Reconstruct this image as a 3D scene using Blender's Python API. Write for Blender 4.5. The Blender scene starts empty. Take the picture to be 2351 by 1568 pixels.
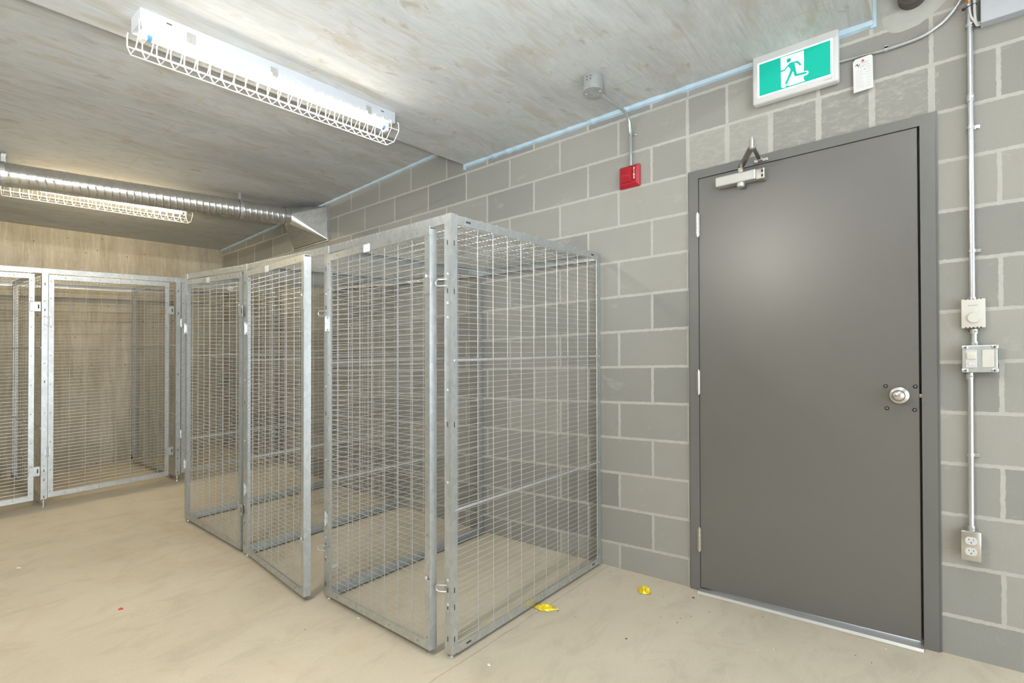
import bpy, bmesh, math, random
from mathutils import Vector, Matrix

random.seed(7)
sc = bpy.context.scene
COL = sc.collection

# ------------------------------------------------------------------ camera, world, exposure
FPX = 1222.26
CAM = Vector((1.05007, -2.77104, 1.10873))
YAW, PITCH, ROLL = -0.68269, 0.00925, -0.00204
fw = Vector((math.sin(YAW) * math.cos(PITCH), math.cos(YAW) * math.cos(PITCH), math.sin(PITCH)))
rt = Vector((math.cos(YAW), -math.sin(YAW), 0))
up = rt.cross(fw)
r2 = rt * math.cos(ROLL) + up * math.sin(ROLL)
u2 = -rt * math.sin(ROLL) + up * math.cos(ROLL)
cd = bpy.data.cameras.new('camera')
cam = bpy.data.objects.new('camera', cd)
COL.objects.link(cam)
cam.matrix_world = Matrix(((r2.x, u2.x, -fw.x, CAM.x), (r2.y, u2.y, -fw.y, CAM.y), (r2.z, u2.z, -fw.z, CAM.z), (0, 0, 0, 1)))
cd.sensor_width = 36.0
cd.lens = FPX / 2351 * 36.0
cd.shift_y = 71.75 / 2351
cd.clip_start = 0.02
cd.clip_end = 60
sc.camera = cam

w = bpy.data.worlds.new('world')
sc.world = w
w.use_nodes = True
# the garage goes on, open, to the right of the door: soft cool daylight comes in from that side
w.node_tree.nodes['Background'].inputs[0].default_value = (0.88, 0.95, 1.0, 1)
w.node_tree.nodes['Background'].inputs[1].default_value = 1.55

sc.view_settings.view_transform = 'Standard'
sc.view_settings.look = 'None'
sc.view_settings.gamma = 1.0
sc.view_settings.use_curve_mapping = False
sc.view_settings.exposure = 1.1
sc.cycles.use_denoising = True
sc.cycles.max_bounces = 8
sc.cycles.diffuse_bounces = 6
sc.cycles.glossy_bounces = 4
sc.cycles.caustics_reflective = False
sc.cycles.caustics_refractive = False
sc.cycles.sample_clamp_indirect = 6.0

# added fill flash, unseen beside the camera, turned up to brighten the ceiling
fl = bpy.data.lights.new('fill_flash', 'SPOT')
fl.energy = 150
fl.color = (.90, .96, 1.0)
fl.spot_size = math.radians(125)
fl.spot_blend = 1.0
fl.shadow_soft_size = .12
flo = bpy.data.objects.new('fill_flash', fl)
COL.objects.link(flo)
flo.location = (CAM.x - .1, CAM.y - .15, 1.25)
flo.rotation_euler = (Vector((-.65, -2.1, 2.65)) - flo.location).to_track_quat('-Z', 'Y').to_euler()

# lamp strengths (the tubes themselves are built further down)
TUBE_NEAR = ((1.0, 0.925, 0.80), 44.0)
TUBE_FAR = ((1.0, 0.79, 0.48), 80.0)
TUBE_DOOR = ((1.0, 0.97, 0.93), 52.0)
TUBE_BACK = ((1.0, 0.93, 0.82), 290.0)

# ------------------------------------------------------------------ the slopes of the place
SY = 0.045


def lerp_table(x, t):
    if x <= t[0][0]:
        return t[0][1]
    for (a, va), (b, vb) in zip(t, t[1:]):
        if x <= b:
            return va + (vb - va) * (x - a) / (b - a)
    return t[-1][1]


G = [(-5.9, .292), (-4.9, .275), (-4.3, .246), (-3.36, .137), (-2.37, .077), (-1.43, .032), (-.5, .013), (0, .006), (1.27, -.004), (4, -.01)]


def floor_z(x, y):
    s = min(max((-.5 - x) / 1.9, 0), 1)
    return lerp_table(x, G) + (.045 + .02 * s) * y


def near_z(y):
    return 2.648 + SY * y


def far_z(x, y):
    return 2.806 + .041 * (x + 2.02) + SY * y


# ------------------------------------------------------------------ materials
def new_mat(name):
    m = bpy.data.materials.new(name)
    m.use_nodes = True
    nt = m.node_tree
    b = nt.nodes['Principled BSDF']
    return m, nt, b


def N(nt, typ, **kw):
    n = nt.nodes.new(typ)
    for k, v in kw.items():
        setattr(n, k, v)
    return n


def L(nt, a, b):
    nt.links.new(a, b)


def coords(nt, scale=(1, 1, 1), rot=(0, 0, 0)):
    tc = N(nt, 'ShaderNodeNewGeometry')
    mp = N(nt, 'ShaderNodeMapping')
    mp.inputs['Scale'].default_value = scale
    mp.inputs['Rotation'].default_value = rot
    L(nt, tc.outputs['Position'], mp.inputs['Vector'])
    return mp.outputs[0]


def noise(nt, vec, scale, detail=4, rough=.55, dist=0):
    n = N(nt, 'ShaderNodeTexNoise')
    n.inputs['Scale'].default_value = scale
    n.inputs['Detail'].default_value = detail
    n.inputs['Roughness'].default_value = rough
    n.inputs['Distortion'].default_value = dist
    L(nt, vec, n.inputs['Vector'])
    return n.outputs['Fac']


def ramp(nt, fac, stops):
    r = N(nt, 'ShaderNodeValToRGB')
    e = r.color_ramp.elements
    while len(e) < len(stops):
        e.new(.5)
    for i, (p, c) in enumerate(stops):
        e[i].position = p
        e[i].color = (c, c, c, 1) if isinstance(c, (int, float)) else (*c, 1)
    L(nt, fac, r.inputs[0])
    return r.outputs[0]


def mixc(nt, fac, a, b, mode='MIX'):
    n = N(nt, 'ShaderNodeMix', data_type='RGBA', blend_type=mode)
    for sock, v in ((n.inputs[0], fac), (n.inputs[6], a), (n.inputs[7], b)):
        if hasattr(v, 'is_output'):
            L(nt, v, sock)
        elif isinstance(v, (int, float)):
            sock.default_value = v
        else:
            sock.default_value = (*v, 1)
    return n.outputs[2]


def math_n(nt, op, a, b=None, c=None):
    n = N(nt, 'ShaderNodeMath', operation=op)
    for i, v in enumerate((a, b, c)):
        if v is None:
            continue
        if hasattr(v, 'is_output'):
            L(nt, v, n.inputs[i])
        else:
            n.inputs[i].default_value = v
    return n.outputs[0]


def bump(nt, b, h, strength=.3, dist=.01):
    n = N(nt, 'ShaderNodeBump')
    n.inputs['Strength'].default_value = strength
    n.inputs['Distance'].default_value = dist
    L(nt, h, n.inputs['Height'])
    L(nt, n.outputs[0], b.inputs['Normal'])


def plain(name, col, rough=.5, metal=0.0, var=.06, vscale=30, spec=.5, coat=0):
    """a painted, plastic or metal surface with slight mottling of its own colour"""
    m, nt, b = new_mat(name)
    v = coords(nt)
    f = noise(nt, v, vscale, 3)
    c = mixc(nt, f, tuple(x * (1 - var) for x in col), tuple(min(1, x * (1 + var)) for x in col))
    L(nt, c, b.inputs['Base Color'])
    b.inputs['Roughness'].default_value = rough
    b.inputs['Metallic'].default_value = metal
    b.inputs['Specular IOR Level'].default_value = spec
    if coat:
        b.inputs['Coat Weight'].default_value = coat
    return m


def emis(name, col, strength, base=None):
    m, nt, b = new_mat(name)
    b.inputs['Base Color'].default_value = (*(base or col), 1)
    b.inputs['Emission Color'].default_value = (*col, 1)
    b.inputs['Emission Strength'].default_value = strength
    b.inputs['Roughness'].default_value = .4
    return m


def mat_block():
    m, nt, b = new_mat('concrete_block')
    geo = N(nt, 'ShaderNodeNewGeometry')
    sx = N(nt, 'ShaderNodeSeparateXYZ')
    L(nt, geo.outputs['Position'], sx.inputs[0])
    pos = geo.outputs['Position']
    X, Z = sx.outputs[0], sx.outputs[2]
    # irregular joint edges
    wob = math_n(nt, 'MULTIPLY_ADD', noise(nt, pos, 30, 6, .8), .016, -.008)
    wob2 = math_n(nt, 'MULTIPLY_ADD', noise(nt, pos, 34, 6, .8), .016, -.008)
    right = math_n(nt, 'GREATER_THAN', X, .0)
    xs = math_n(nt, 'ADD', math_n(nt, 'ADD', X, wob), math_n(nt, 'MULTIPLY', right, .2032))
    xs = math_n(nt, 'ADD', xs, .4064 * 40)
    zs = math_n(nt, 'ADD', math_n(nt, 'ADD', Z, wob2), .2032 * 20 - 2.184)
    cv = N(nt, 'ShaderNodeCombineXYZ')
    L(nt, xs, cv.inputs[0])
    L(nt, zs, cv.inputs[1])
    br = N(nt, 'ShaderNodeTexBrick')
    br.offset = .5
    br.offset_frequency = 2
    br.inputs['Scale'].default_value = 1.0
    br.inputs['Brick Width'].default_value = .4064
    br.inputs['Row Height'].default_value = .2032
    br.inputs['Mortar Size'].default_value = .0084
    br.inputs['Mortar Smooth'].default_value = .25
    br.inputs['Bias'].default_value = 0
    br.inputs['Color1'].default_value = (0, 0, 0, 1)
    br.inputs['Color2'].default_value = (1, 1, 1, 1)
    br.inputs['Mortar'].default_value = (.5, .5, .5, 1)
    L(nt, cv.outputs[0], br.inputs['Vector'])
    # half blocks of the lintel course over the door, and the straight joints at both jambs
    inz = math_n(nt, 'MULTIPLY', math_n(nt, 'GREATER_THAN', Z, 2.18), math_n(nt, 'LESS_THAN', Z, 2.385))
    inx = math_n(nt, 'MULTIPLY', math_n(nt, 'GREATER_THAN', X, -.008), math_n(nt, 'LESS_THAN', X, 1.04))
    xm = math_n(nt, 'PINGPONG', math_n(nt, 'ADD', math_n(nt, 'ADD', X, wob), 2.032), .1016)
    extra = math_n(nt, 'LESS_THAN', xm, .0115)
    extra = math_n(nt, 'MULTIPLY', extra, math_n(nt, 'MULTIPLY', inz, inx))
    inz2 = math_n(nt, 'MULTIPLY', math_n(nt, 'GREATER_THAN', Z, 2.385), math_n(nt, 'LESS_THAN', Z, 2.59))
    jamb = math_n(nt, 'LESS_THAN', math_n(nt, 'ABSOLUTE', math_n(nt, 'ADD', X, wob)), .008)
    extra = math_n(nt, 'MAXIMUM', extra, math_n(nt, 'MULTIPLY', inz2, jamb))
    mort = math_n(nt, 'MAXIMUM', br.outputs['Fac'], extra)
    # mortar smeared thinly over some of the block faces
    sm = noise(nt, coords(nt, (1, 1, 1.6)), 5.5, 6, .7, .6)
    smear = ramp(nt, sm, [(.60, 0.0), (.74, .55)])
    # block colour
    fine = noise(nt, pos, 260, 2, .6)
    mid = noise(nt, pos, 9, 5, .6)
    tone = mixc(nt, br.outputs['Color'], (.225, .232, .232), (.42, .415, .38))
    tone = mixc(nt, math_n(nt, 'MULTIPLY', mid, .55), tone, (.335, .318, .27), 'MIX')
    tone = mixc(nt, .36, tone, mixc(nt, fine, (.23, .228, .215), (.44, .435, .405)), 'MIX')
    tone = mixc(nt, smear, tone, (.47, .465, .43))
    rough_sm = noise(nt, coords(nt, (7, 7, 16), (0, .5, 0)), 2.6, 8, .75, .35)
    tone = mixc(nt, math_n(nt, 'MULTIPLY', math_n(nt, 'MULTIPLY', inz, inx), ramp(nt, rough_sm, [(.48, 0.0), (.70, .6)])), tone, (.50, .49, .445))
    mcol = mixc(nt, noise(nt, pos, 40, 3), (.42, .415, .385), (.54, .535, .50))
    col = mixc(nt, mort, tone, mcol)
    L(nt, col, b.inputs['Base Color'])
    b.inputs['Roughness'].default_value = .92
    b.inputs['Specular IOR Level'].default_value = .2
    h = math_n(nt, 'ADD', math_n(nt, 'MULTIPLY', mort, .35), math_n(nt, 'MULTIPLY', fine, .35))
    bump(nt, b, h, .45, .004)
    return m


def mat_ceiling():
    m, nt, b = new_mat('board_marked_concrete')
    geo = N(nt, 'ShaderNodeNewGeometry')
    sx = N(nt, 'ShaderNodeSeparateXYZ')
    L(nt, geo.outputs['Position'], sx.inputs[0])
    X, Y = sx.outputs[0], sx.outputs[1]
    grain = noise(nt, coords(nt, (105, 6.5, 20)), 1.0, 6, .72, .5)
    broad = noise(nt, coords(nt, (1.5, .8, 1)), 1.6, 5, .6, .4)
    blot = noise(nt, coords(nt, (4.5, 1.6, 1)), 1.9, 6, .62, .8)
    spots = noise(nt, coords(nt, (9, 5, 3)), 1.5, 4, .6, .5)
    c = mixc(nt, broad, (.52, .54, .545), (.61, .63, .635))
    c = mixc(nt, ramp(nt, grain, [(.30, .55), (.52, 0.0)]), c, (.43, .435, .43))
    c = mixc(nt, ramp(nt, grain, [(.55, 0.0), (.75, .3)]), c, (.70, .715, .715))
    c = mixc(nt, ramp(nt, blot, [(.50, 0.0), (.68, .7)]), c, (.45, .42, .35))
    c = mixc(nt, ramp(nt, blot, [(.26, .6), (.48, 0.0)]), c, (.42, .445, .46))
    c = mixc(nt, ramp(nt, spots, [(.62, 0.0), (.72, .6)]), c, (.35, .30, .225))
    big = noise(nt, coords(nt, (2.2, .7, 1)), 1.3, 7, .7, .3)
    c = mixc(nt, ramp(nt, big, [(.50, 0.0), (.64, .55)]), c, (.40, .41, .405))
    fl_ = noise(nt, coords(nt, (40, 1.6, 3)), 1.0, 6, .75, .4)
    c = mixc(nt, ramp(nt, fl_, [(.56, 0.0), (.70, .5)]), c, (.36, .345, .30))
    wob = math_n(nt, 'MULTIPLY_ADD', noise(nt, geo.outputs['Position'], 30, 3), .006, -.003)
    lines = None
    for ax, v, wd in ((X, -.697, .004), (X, -2.91, .006), (X, -4.1, .004), (Y, -.275, .005), (Y, -1.52, .006), (Y, -2.75, .005)):
        d = math_n(nt, 'ABSOLUTE', math_n(nt, 'ADD', math_n(nt, 'ADD', ax, -v), wob))
        k = math_n(nt, 'LESS_THAN', d, wd)
        lines = k if lines is None else math_n(nt, 'MAXIMUM', lines, k)
    brk = ramp(nt, noise(nt, geo.outputs['Position'], 3.5, 3), [(.40, 0.0), (.55, .55)])
    c = mixc(nt, math_n(nt, 'MULTIPLY', lines, brk), c, (.52, .47, .36))
    L(nt, c, b.inputs['Base Color'])
    b.inputs['Roughness'].default_value = .8
    b.inputs['Specular IOR Level'].default_value = .25
    h = math_n(nt, 'ADD', grain, math_n(nt, 'MULTIPLY', lines, .8))
    bump(nt, b, h, .12, .003)
    return m


def mat_backwall():
    m, nt, b = new_mat('cast_concrete_wall')
    geo = N(nt, 'ShaderNodeNewGeometry')
    streak = noise(nt, coords(nt, (4, 9, 1.1)), 1.0, 7, .7, .2)
    fine = noise(nt, coords(nt, (20, 34, 3.2)), 1.0, 6, .7, .15)
    broad = noise(nt, coords(nt, (1, 1.6, 1.2)), 1.6, 5, .65, .5)
    speck = noise(nt, geo.outputs['Position'], 42, 4, .7)
    c = mixc(nt, ramp(nt, broad, [(.32, 0.0), (.68, 1.0)]), (.345, .315, .25), (.47, .445, .375))
    c = mixc(nt, ramp(nt, streak, [(.36, .6), (.52, 0.0)]), c, (.285, .255, .20))
    c = mixc(nt, ramp(nt, fine, [(.50, 0.0), (.70, .5)]), c, (.575, .55, .47))
    c = mixc(nt, ramp(nt, speck, [(.30, .5), (.46, 0.0)]), c, (.30, .265, .20))
    v = N(nt, 'ShaderNodeTexVoronoi')
    v.inputs['Scale'].default_value = 1.0
    vd = N(nt, 'ShaderNodeVectorMath', operation='ADD')
    nz = N(nt, 'ShaderNodeTexNoise')
    nz.inputs['Scale'].default_value = 38
    L(nt, geo.outputs['Position'], nz.inputs['Vector'])
    nzs = N(nt, 'ShaderNodeVectorMath', operation='SCALE')
    nzs.inputs['Scale'].default_value = .16
    L(nt, nz.outputs['Color'], nzs.inputs[0])
    L(nt, coords(nt, (8, 13, 10), (.6, 0, 0)), vd.inputs[0])
    L(nt, nzs.outputs[0], vd.inputs[1])
    L(nt, vd.outputs[0], v.inputs['Vector'])
    drip = noise(nt, coords(nt, (8, 15, .7)), 1.0, 7, .75, .2)
    c = mixc(nt, ramp(nt, drip, [(.53, 0.0), (.68, .55)]), c, (.60, .575, .49))
    pit = math_n(nt, 'LESS_THAN', v.outputs['Distance'], .070)
    msk = math_n(nt, 'GREATER_THAN', noise(nt, geo.outputs['Position'], 2.2, 3), .50)
    pit = math_n(nt, 'MULTIPLY', pit, msk)
    c = mixc(nt, pit, c, (.12, .10, .08))
    L(nt, c, b.inputs['Base Color'])
    b.inputs['Roughness'].default_value = .85
    b.inputs['Specular IOR Level'].default_value = .2
    h = math_n(nt, 'SUBTRACT', math_n(nt, 'MULTIPLY', fine, .5), pit)
    bump(nt, b, h, .3, .004)
    return m


def mat_floor():
    m, nt, b = new_mat('floor_concrete')
    geo = N(nt, 'ShaderNodeNewGeometry')
    pos = geo.outputs['Position']
    sx = N(nt, 'ShaderNodeSeparateXYZ')
    L(nt, pos, sx.inputs[0])
    X, Y = sx.outputs[0], sx.outputs[1]
    broad = noise(nt, pos, 1.1, 6, .6, .6)
    mid = noise(nt, coords(nt, (5, 2.4, 1)), 1.4, 6, .68, .8)
    fine = noise(nt, pos, 120, 3, .6)
    c = mixc(nt, ramp(nt, broad, [(.3, 0.0), (.7, 1.0)]), (.56, .50, .385), (.665, .605, .485))
    c = mixc(nt, ramp(nt, mid, [(.5, 0.0), (.72, .5)]), c, (.40, .355, .275))
    c = mixc(nt, ramp(nt, mid, [(.28, .5), (.42, 0.0)]), c, (.67, .62, .51))
    c = mixc(nt, .18, c, mixc(nt, fine, (.3, .27, .2), (.75, .7, .6)))
    # rust coloured stain
    st = noise(nt, coords(nt, (1.2, 2.0, 1)), .9, 4, .6, 1.0)
    c = mixc(nt, ramp(nt, st, [(.62, 0.0), (.76, .4)]), c, (.50, .36, .20))
    # saw-cut joint beside the end cage
    wob = math_n(nt, 'MULTIPLY_ADD', noise(nt, pos, 9, 5, .65), .020, -.010)
    d = math_n(nt, 'ABSOLUTE', math_n(nt, 'ADD', math_n(nt, 'ADD', X, wob), .478))
    d = math_n(nt, 'ADD', d, math_n(nt, 'MULTIPLY', noise(nt, pos, 14, 3), .003))
    cr = ramp(nt, d, [(.0022, 1.0), (.0045, 0.0)])
    c = mixc(nt, math_n(nt, 'MULTIPLY', cr, .7), c, (.22, .18, .13))
    L(nt, c, b.inputs['Base Color'])
    b.inputs['Roughness'].default_value = .62
    b.inputs['Specular IOR Level'].default_value = .3
    h = math_n(nt, 'SUBTRACT', math_n(nt, 'MULTIPLY', fine, .2), cr)
    bump(nt, b, h, .15, .003)
    return m


def mat_galv(name, col=(.575, .605, .61), rough=.43, metal=.85):
    m, nt, b = new_mat(name)
    v = N(nt, 'ShaderNodeTexVoronoi')
    v.inputs['Scale'].default_value = 1.0
    L(nt, coords(nt, (60, 60, 42)), v.inputs['Vector'])
    f = noise(nt, coords(nt), 14, 4, .6)
    sp = mixc(nt, .6, mixc(nt, v.outputs['Color'], tuple(x * .72 for x in col), tuple(min(1, x * 1.25) for x in col)), col)
    c = mixc(nt, ramp(nt, f, [(.35, 0.0), (.7, .4)]), sp, tuple(x * .84 for x in col))
    L(nt, c, b.inputs['Base Color'])
    b.inputs['Metallic'].default_value = metal
    r = math_n(nt, 'MULTIPLY_ADD', f, .22, rough - .11)
    L(nt, r, b.inputs['Roughness'])
    return m


M = {}
M['block'] = mat_block()
M['ceil'] = mat_ceiling()
M['back'] = mat_backwall()
M['floor'] = mat_floor()
M['galv'] = mat_galv('galvanised_steel')
M['wire'] = mat_galv('galvanised_wire', (.68, .69, .69), .40, .7)
M['duct'] = mat_galv('bright_sheet_steel', (.70, .71, .71), .24, .95)
M['emt'] = plain('steel_conduit', (.66, .69, .71), .30, .9, .03, 8)
M['slot'] = plain('slot_shadow', (.06, .055, .05), .8)
M['rivet'] = plain('rivet_head', (.27, .275, .27), .5, .6)
M['white'] = plain('white_enamel', (.47, .50, .545), .35)
M['guard'] = plain('white_wire', (.85, .84, .80), .35)
M['plastic'] = plain('white_plastic', (.64, .645, .65), .4)
M['cream'] = plain('cream_plastic', (.66, .645, .60), .4)
M['ivory'] = plain('grey_lens', (.66, .64, .56), .3)
M['paper'] = plain('white_paper', (.72, .73, .74), .7)
M['ink'] = plain('grey_print', (.42, .44, .46), .8)
M['darkink'] = plain('dark_print', (.06, .07, .10), .8)
M['redink'] = plain('red_print', (.55, .10, .12), .8)
M['doorpaint'] = plain('grey_door_paint', (.138, .135, .126), .34, 0, .03, 6, .9)
M['framepaint'] = plain('grey_frame_paint', (.150, .152, .147), .38, 0, .05, 8, .7)
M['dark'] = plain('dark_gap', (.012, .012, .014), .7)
M['black'] = plain('black_plastic', (.02, .02, .025), .45)
M['steel'] = plain('brushed_steel', (.66, .64, .60), .25, .95)
M['alum'] = plain('satin_aluminium', (.60, .60, .58), .38, .7)
M['bronze'] = plain('dark_steel_arm', (.20, .18, .16), .35, .7)
M['reddark'] = plain('dark_red_plastic', (.24, .008, .012), .45)
M['red'] = plain('red_plastic', (.40, .008, .020), .35, 0, .05, 30, .5)
M['blue'] = plain('blue_cap', (.05, .18, .55), .4)
M['seal'] = plain('blue_sealant', (.46, .62, .74), .55, 0, .12, 14)
M['grout'] = plain('pale_grout', (.42, .425, .40), .9, 0, .12, 24)
M['abs'] = plain('dark_pipe', (.075, .065, .055), .4, 0, .5, 22)
M['yellow'] = plain('yellow_foil', (.80, .62, .02), .25, .2, .15, 60)
M['clearfoil'] = plain('pale_foil', (.78, .74, .58), .2, .2, .15, 60)
M['brown'] = plain('brown_crumb', (.16, .12, .08), .9)
M['redbit'] = plain('red_bit', (.7, .03, .03), .5)
M['lettering'] = plain('white_lettering', (.88, .80, .82), .5)
M['green'] = emis('green_sign_face', (0.0, .62, .46), .16, (0.0, .33, .245))
M['signwhite'] = emis('white_sign_face', (.95, 1.0, .98), .34, (.9, .95, .93))


# ------------------------------------------------------------------ mesh building
class MB:
    def __init__(self, T=None):
        self.v, self.f, self.m, self.mats = [], [], [], []
        self.T = T
        self.cur = 0

    def mat(self, key):
        if key not in self.mats:
            self.mats.append(key)
        self.cur = self.mats.index(key)
        return self

    def add(self, vs, fs):
        n = len(self.v)
        for p in vs:
            self.v.append(Vector(self.T(*p)) if self.T else Vector(p))
        for f in fs:
            self.f.append([i + n for i in f])
            self.m.append(self.cur)

    def box(self, x0, x1, y0, y1, z0, z1, nx=1):
        """a box; nx cuts it along x so it can follow a curved slope"""
        vs, fs = [], []
        for i in range(nx + 1):
            x = x0 + (x1 - x0) * i / nx
            vs += [(x, y0, z0), (x, y1, z0), (x, y1, z1), (x, y0, z1)]
        for i in range(nx):
            a = i * 4
            for j in range(4):
                k = (j + 1) % 4
                fs.append([a + j, a + k, a + 4 + k, a + 4 + j])
        e = nx * 4
        fs.append([3, 2, 1, 0])
        fs.append([e, e + 1, e + 2, e + 3])
        self.add(vs, fs)
        return self

    def rbox(self, x0, x1, y0, y1, z0, z1, r=.004, seg=2):
        """a box with its edges rounded"""
        bm = bmesh.new()
        bmesh.ops.create_cube(bm, size=1)
        for v in bm.verts:
            v.co = Vector(((x0 + x1) / 2 + v.co.x * (x1 - x0), (y0 + y1) / 2 + v.co.y * (y1 - y0), (z0 + z1) / 2 + v.co.z * (z1 - z0)))
        bmesh.ops.bevel(bm, geom=bm.edges[:], offset=r, segments=seg, affect='EDGES', profile=.5)
        bm.verts.index_update()
        self.add([v.co[:] for v in bm.verts], [[v.index for v in f.verts] for f in bm.faces])
        bm.free()
        return self

    def tube(self, pts, r, n=8, caps=True, closed=False):
        pts = [Vector(p) for p in pts]
        m = len(pts)
        rs = r if isinstance(r, (list, tuple)) else [r] * m
        vs, fs = [], []
        ref = None
        for i, p in enumerate(pts):
            if closed:
                t = (pts[(i + 1) % m] - pts[i - 1])
            else:
                t = pts[min(i + 1, m - 1)] - pts[max(i - 1, 0)]
            t.normalize()
            if ref is None:
                ref = Vector((0, 0, 1)) if abs(t.z) < .9 else Vector((1, 0, 0))
            a = (ref - t * ref.dot(t)).normalized()
            ref = a
            b_ = t.cross(a)
            for k in range(n):
                q = 2 * math.pi * (k + .5) / n
                vs.append(p + (a * math.cos(q) + b_ * math.sin(q)) * rs[i])
        for i in range(m if closed else m - 1):
            j = (i + 1) % m
            for k in range(n):
                k2 = (k + 1) % n
                fs.append([i * n + k, i * n + k2, j * n + k2, j * n + k])
        if caps and not closed:
            fs.append(list(range(n))[::-1])
            fs.append([(m - 1) * n + k for k in range(n)])
        self.add([v[:] for v in vs], fs)
        return self

    def disc_stack(self, c, axis, prof, n=24):
        """a turned shape: prof is a list of (offset along the axis, radius)"""
        c, ax = Vector(c), Vector(axis).normalized()
        a = ax.orthogonal().normalized()
        b_ = ax.cross(a)
        vs, fs = [], []
        for h, r in prof:
            for k in range(n):
                q = 2 * math.pi * k / n
                vs.append((c + ax * h + (a * math.cos(q) + b_ * math.sin(q)) * max(r, 1e-5))[:])
        for i in range(len(prof) - 1):
            for k in range(n):
                k2 = (k + 1) % n
                fs.append([i * n + k, i * n + k2, (i + 1) * n + k2, (i + 1) * n + k])
        fs.append(list(range(n))[::-1])
        fs.append([(len(prof) - 1) * n + k for k in range(n)])
        self.add(vs, fs)
        return self

    def poly(self, pts, y0, y1):
        """a flat outline in the x-z plane given thickness from y0 to y1"""
        n = len(pts)
        vs = [(x, y0, z) for x, z in pts] + [(x, y1, z) for x, z in pts]
        fs = [list(range(n)), [n + i for i in range(n)][::-1]]
        for i in range(n):
            j = (i + 1) % n
            fs.append([j, i, n + i, n + j])
        self.add(vs, fs)
        return self

    def build(self, name, mat=None, parent=None, smooth=False, origin=None):
        org = Vector(origin) if origin is not None else (Vector(parent['org']) if parent is not None else Vector((0, 0, 0)))
        me = bpy.data.meshes.new(name)
        me.from_pydata([(v - org)[:] for v in self.v], [], self.f)
        for k in (self.mats or [mat]):
            me.materials.append(M[k])
        me.polygons.foreach_set('material_index', self.m)
        bm = bmesh.new()
        bm.from_mesh(me)
        bmesh.ops.recalc_face_normals(bm, faces=bm.faces[:])
        if smooth:
            for f in bm.faces:
                f.smooth = True
            for e in bm.edges:
                if len(e.link_faces) == 2 and e.calc_face_angle(0) > .6:
                    e.smooth = False
        bm.to_mesh(me)
        bm.free()
        o = bpy.data.objects.new(name, me)
        COL.objects.link(o)
        if parent is not None:
            o.parent = parent
            o['org'] = list(org)
            o.location = org - Vector(parent['org'])
        else:
            o.location = org
            o['org'] = list(org)
        return o


def tag(o, label=None, cat=None, group=None, kind=None):
    if label:
        o['label'] = label
    if cat:
        o['category'] = cat
    if group:
        o['group'] = group
    if kind:
        o['kind'] = kind
    return o


def thing(name, loc, label, cat, group=None, kind=None):
    o = bpy.data.objects.new(name, None)
    o.empty_display_size = .05
    COL.objects.link(o)
    o.location = loc
    o['org'] = list(loc)
    return tag(o, label, cat, group, kind)


# ------------------------------------------------------------------ the room
XB, XR, YN = -5.725, 3.4, -5.4      # back wall, far right, wall behind the camera
DX0, DX1, DZ = .012, 1.026, 2.186   # outside of the door frame


def grid_surface(name, mat, x0, x1, nx, y0, y1, ny, zf, thick, label):
    mb = MB()
    vs, fs = [], []
    for k in (0, 1):
        for j in range(ny + 1):
            for i in range(nx + 1):
                x, y = x0 + (x1 - x0) * i / nx, y0 + (y1 - y0) * j / ny
                vs.append((x, y, zf(x, y) + (thick if k else 0)))
    n = (nx + 1) * (ny + 1)
    idx = lambda i, j, k: k * n + j * (nx + 1) + i
    for j in range(ny):
        for i in range(nx):
            for k in (0, 1):
                fs.append([idx(i, j, k), idx(i + 1, j, k), idx(i + 1, j + 1, k), idx(i, j + 1, k)])
    for i in range(nx):
        for j in (0, ny):
            fs.append([idx(i, j, 0), idx(i + 1, j, 0), idx(i + 1, j, 1), idx(i, j, 1)])
    for j in range(ny):
        for i in (0, nx):
            fs.append([idx(i, j, 0), idx(i, j + 1, 0), idx(i, j + 1, 1), idx(i, j, 1)])
    mb.add(vs, fs)
    return tag(mb.build(name, mat), label, None, None, 'structure')


grid_surface('floor', 'floor', XB - .2, XR + .2, 96, YN - .2, .2, 24, floor_z, -.15, 'beige concrete floor')
grid_surface('ceiling', 'ceil', XB - .2, -1.638, 6, YN - .2, .2, 4, far_z, .2, 'higher concrete ceiling over the caged end')
mb = MB()
for (xa, xb, zf) in ((-1.638, .82, near_z),):
    ya, yb = YN - .2, .2
    top = 3.05
    mb.add([(xa, ya, zf(ya)), (xb, ya, zf(ya)), (xb, yb, zf(yb)), (xa, yb, zf(yb)), (xa, ya, top), (xb, ya, top), (xb, yb, top), (xa, yb, top)],
           [[0, 1, 2, 3], [4, 5, 6, 7], [0, 1, 5, 4], [1, 2, 6, 5], [2, 3, 7, 6], [3, 0, 4, 7]])
tag(mb.build('ceiling', 'ceil'), 'lower concrete slab band of the ceiling', None, None, 'structure')
grid_surface('ceiling', 'ceil', .82, XR + .2, 2, YN - .2, .2, 2, lambda x, y: 2.83 + SY * y, .2, 'higher concrete ceiling beyond the slab band')

mb = MB()
mb.box(XB - .2, DX0 + .03, 0, .19, -.5, 3.1)
mb.box(DX1 - .03, XR + .2, 0, .19, -.5, 3.1)
mb.box(DX0 + .03, DX1 - .03, 0, .19, DZ - .03, 3.1)
tag(mb.build('wall_right', 'block'), 'grey concrete block wall with pale mortar joints', None, None, 'structure')
tag(MB().box(XB - .2, XB, YN - .2, 0, -.3, 3.1).build('wall_back', 'back'), 'tan cast concrete wall with vertical streaks', None, None, 'structure')

tag(MB().box(XB, XR + .2, YN - .2, YN, -.5, 3.1).build('wall_near', 'back'), 'cast concrete wall behind the camera', None, None, 'structure')

# pale blue sealant bead along the top of the block wall
mb = MB()


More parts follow.
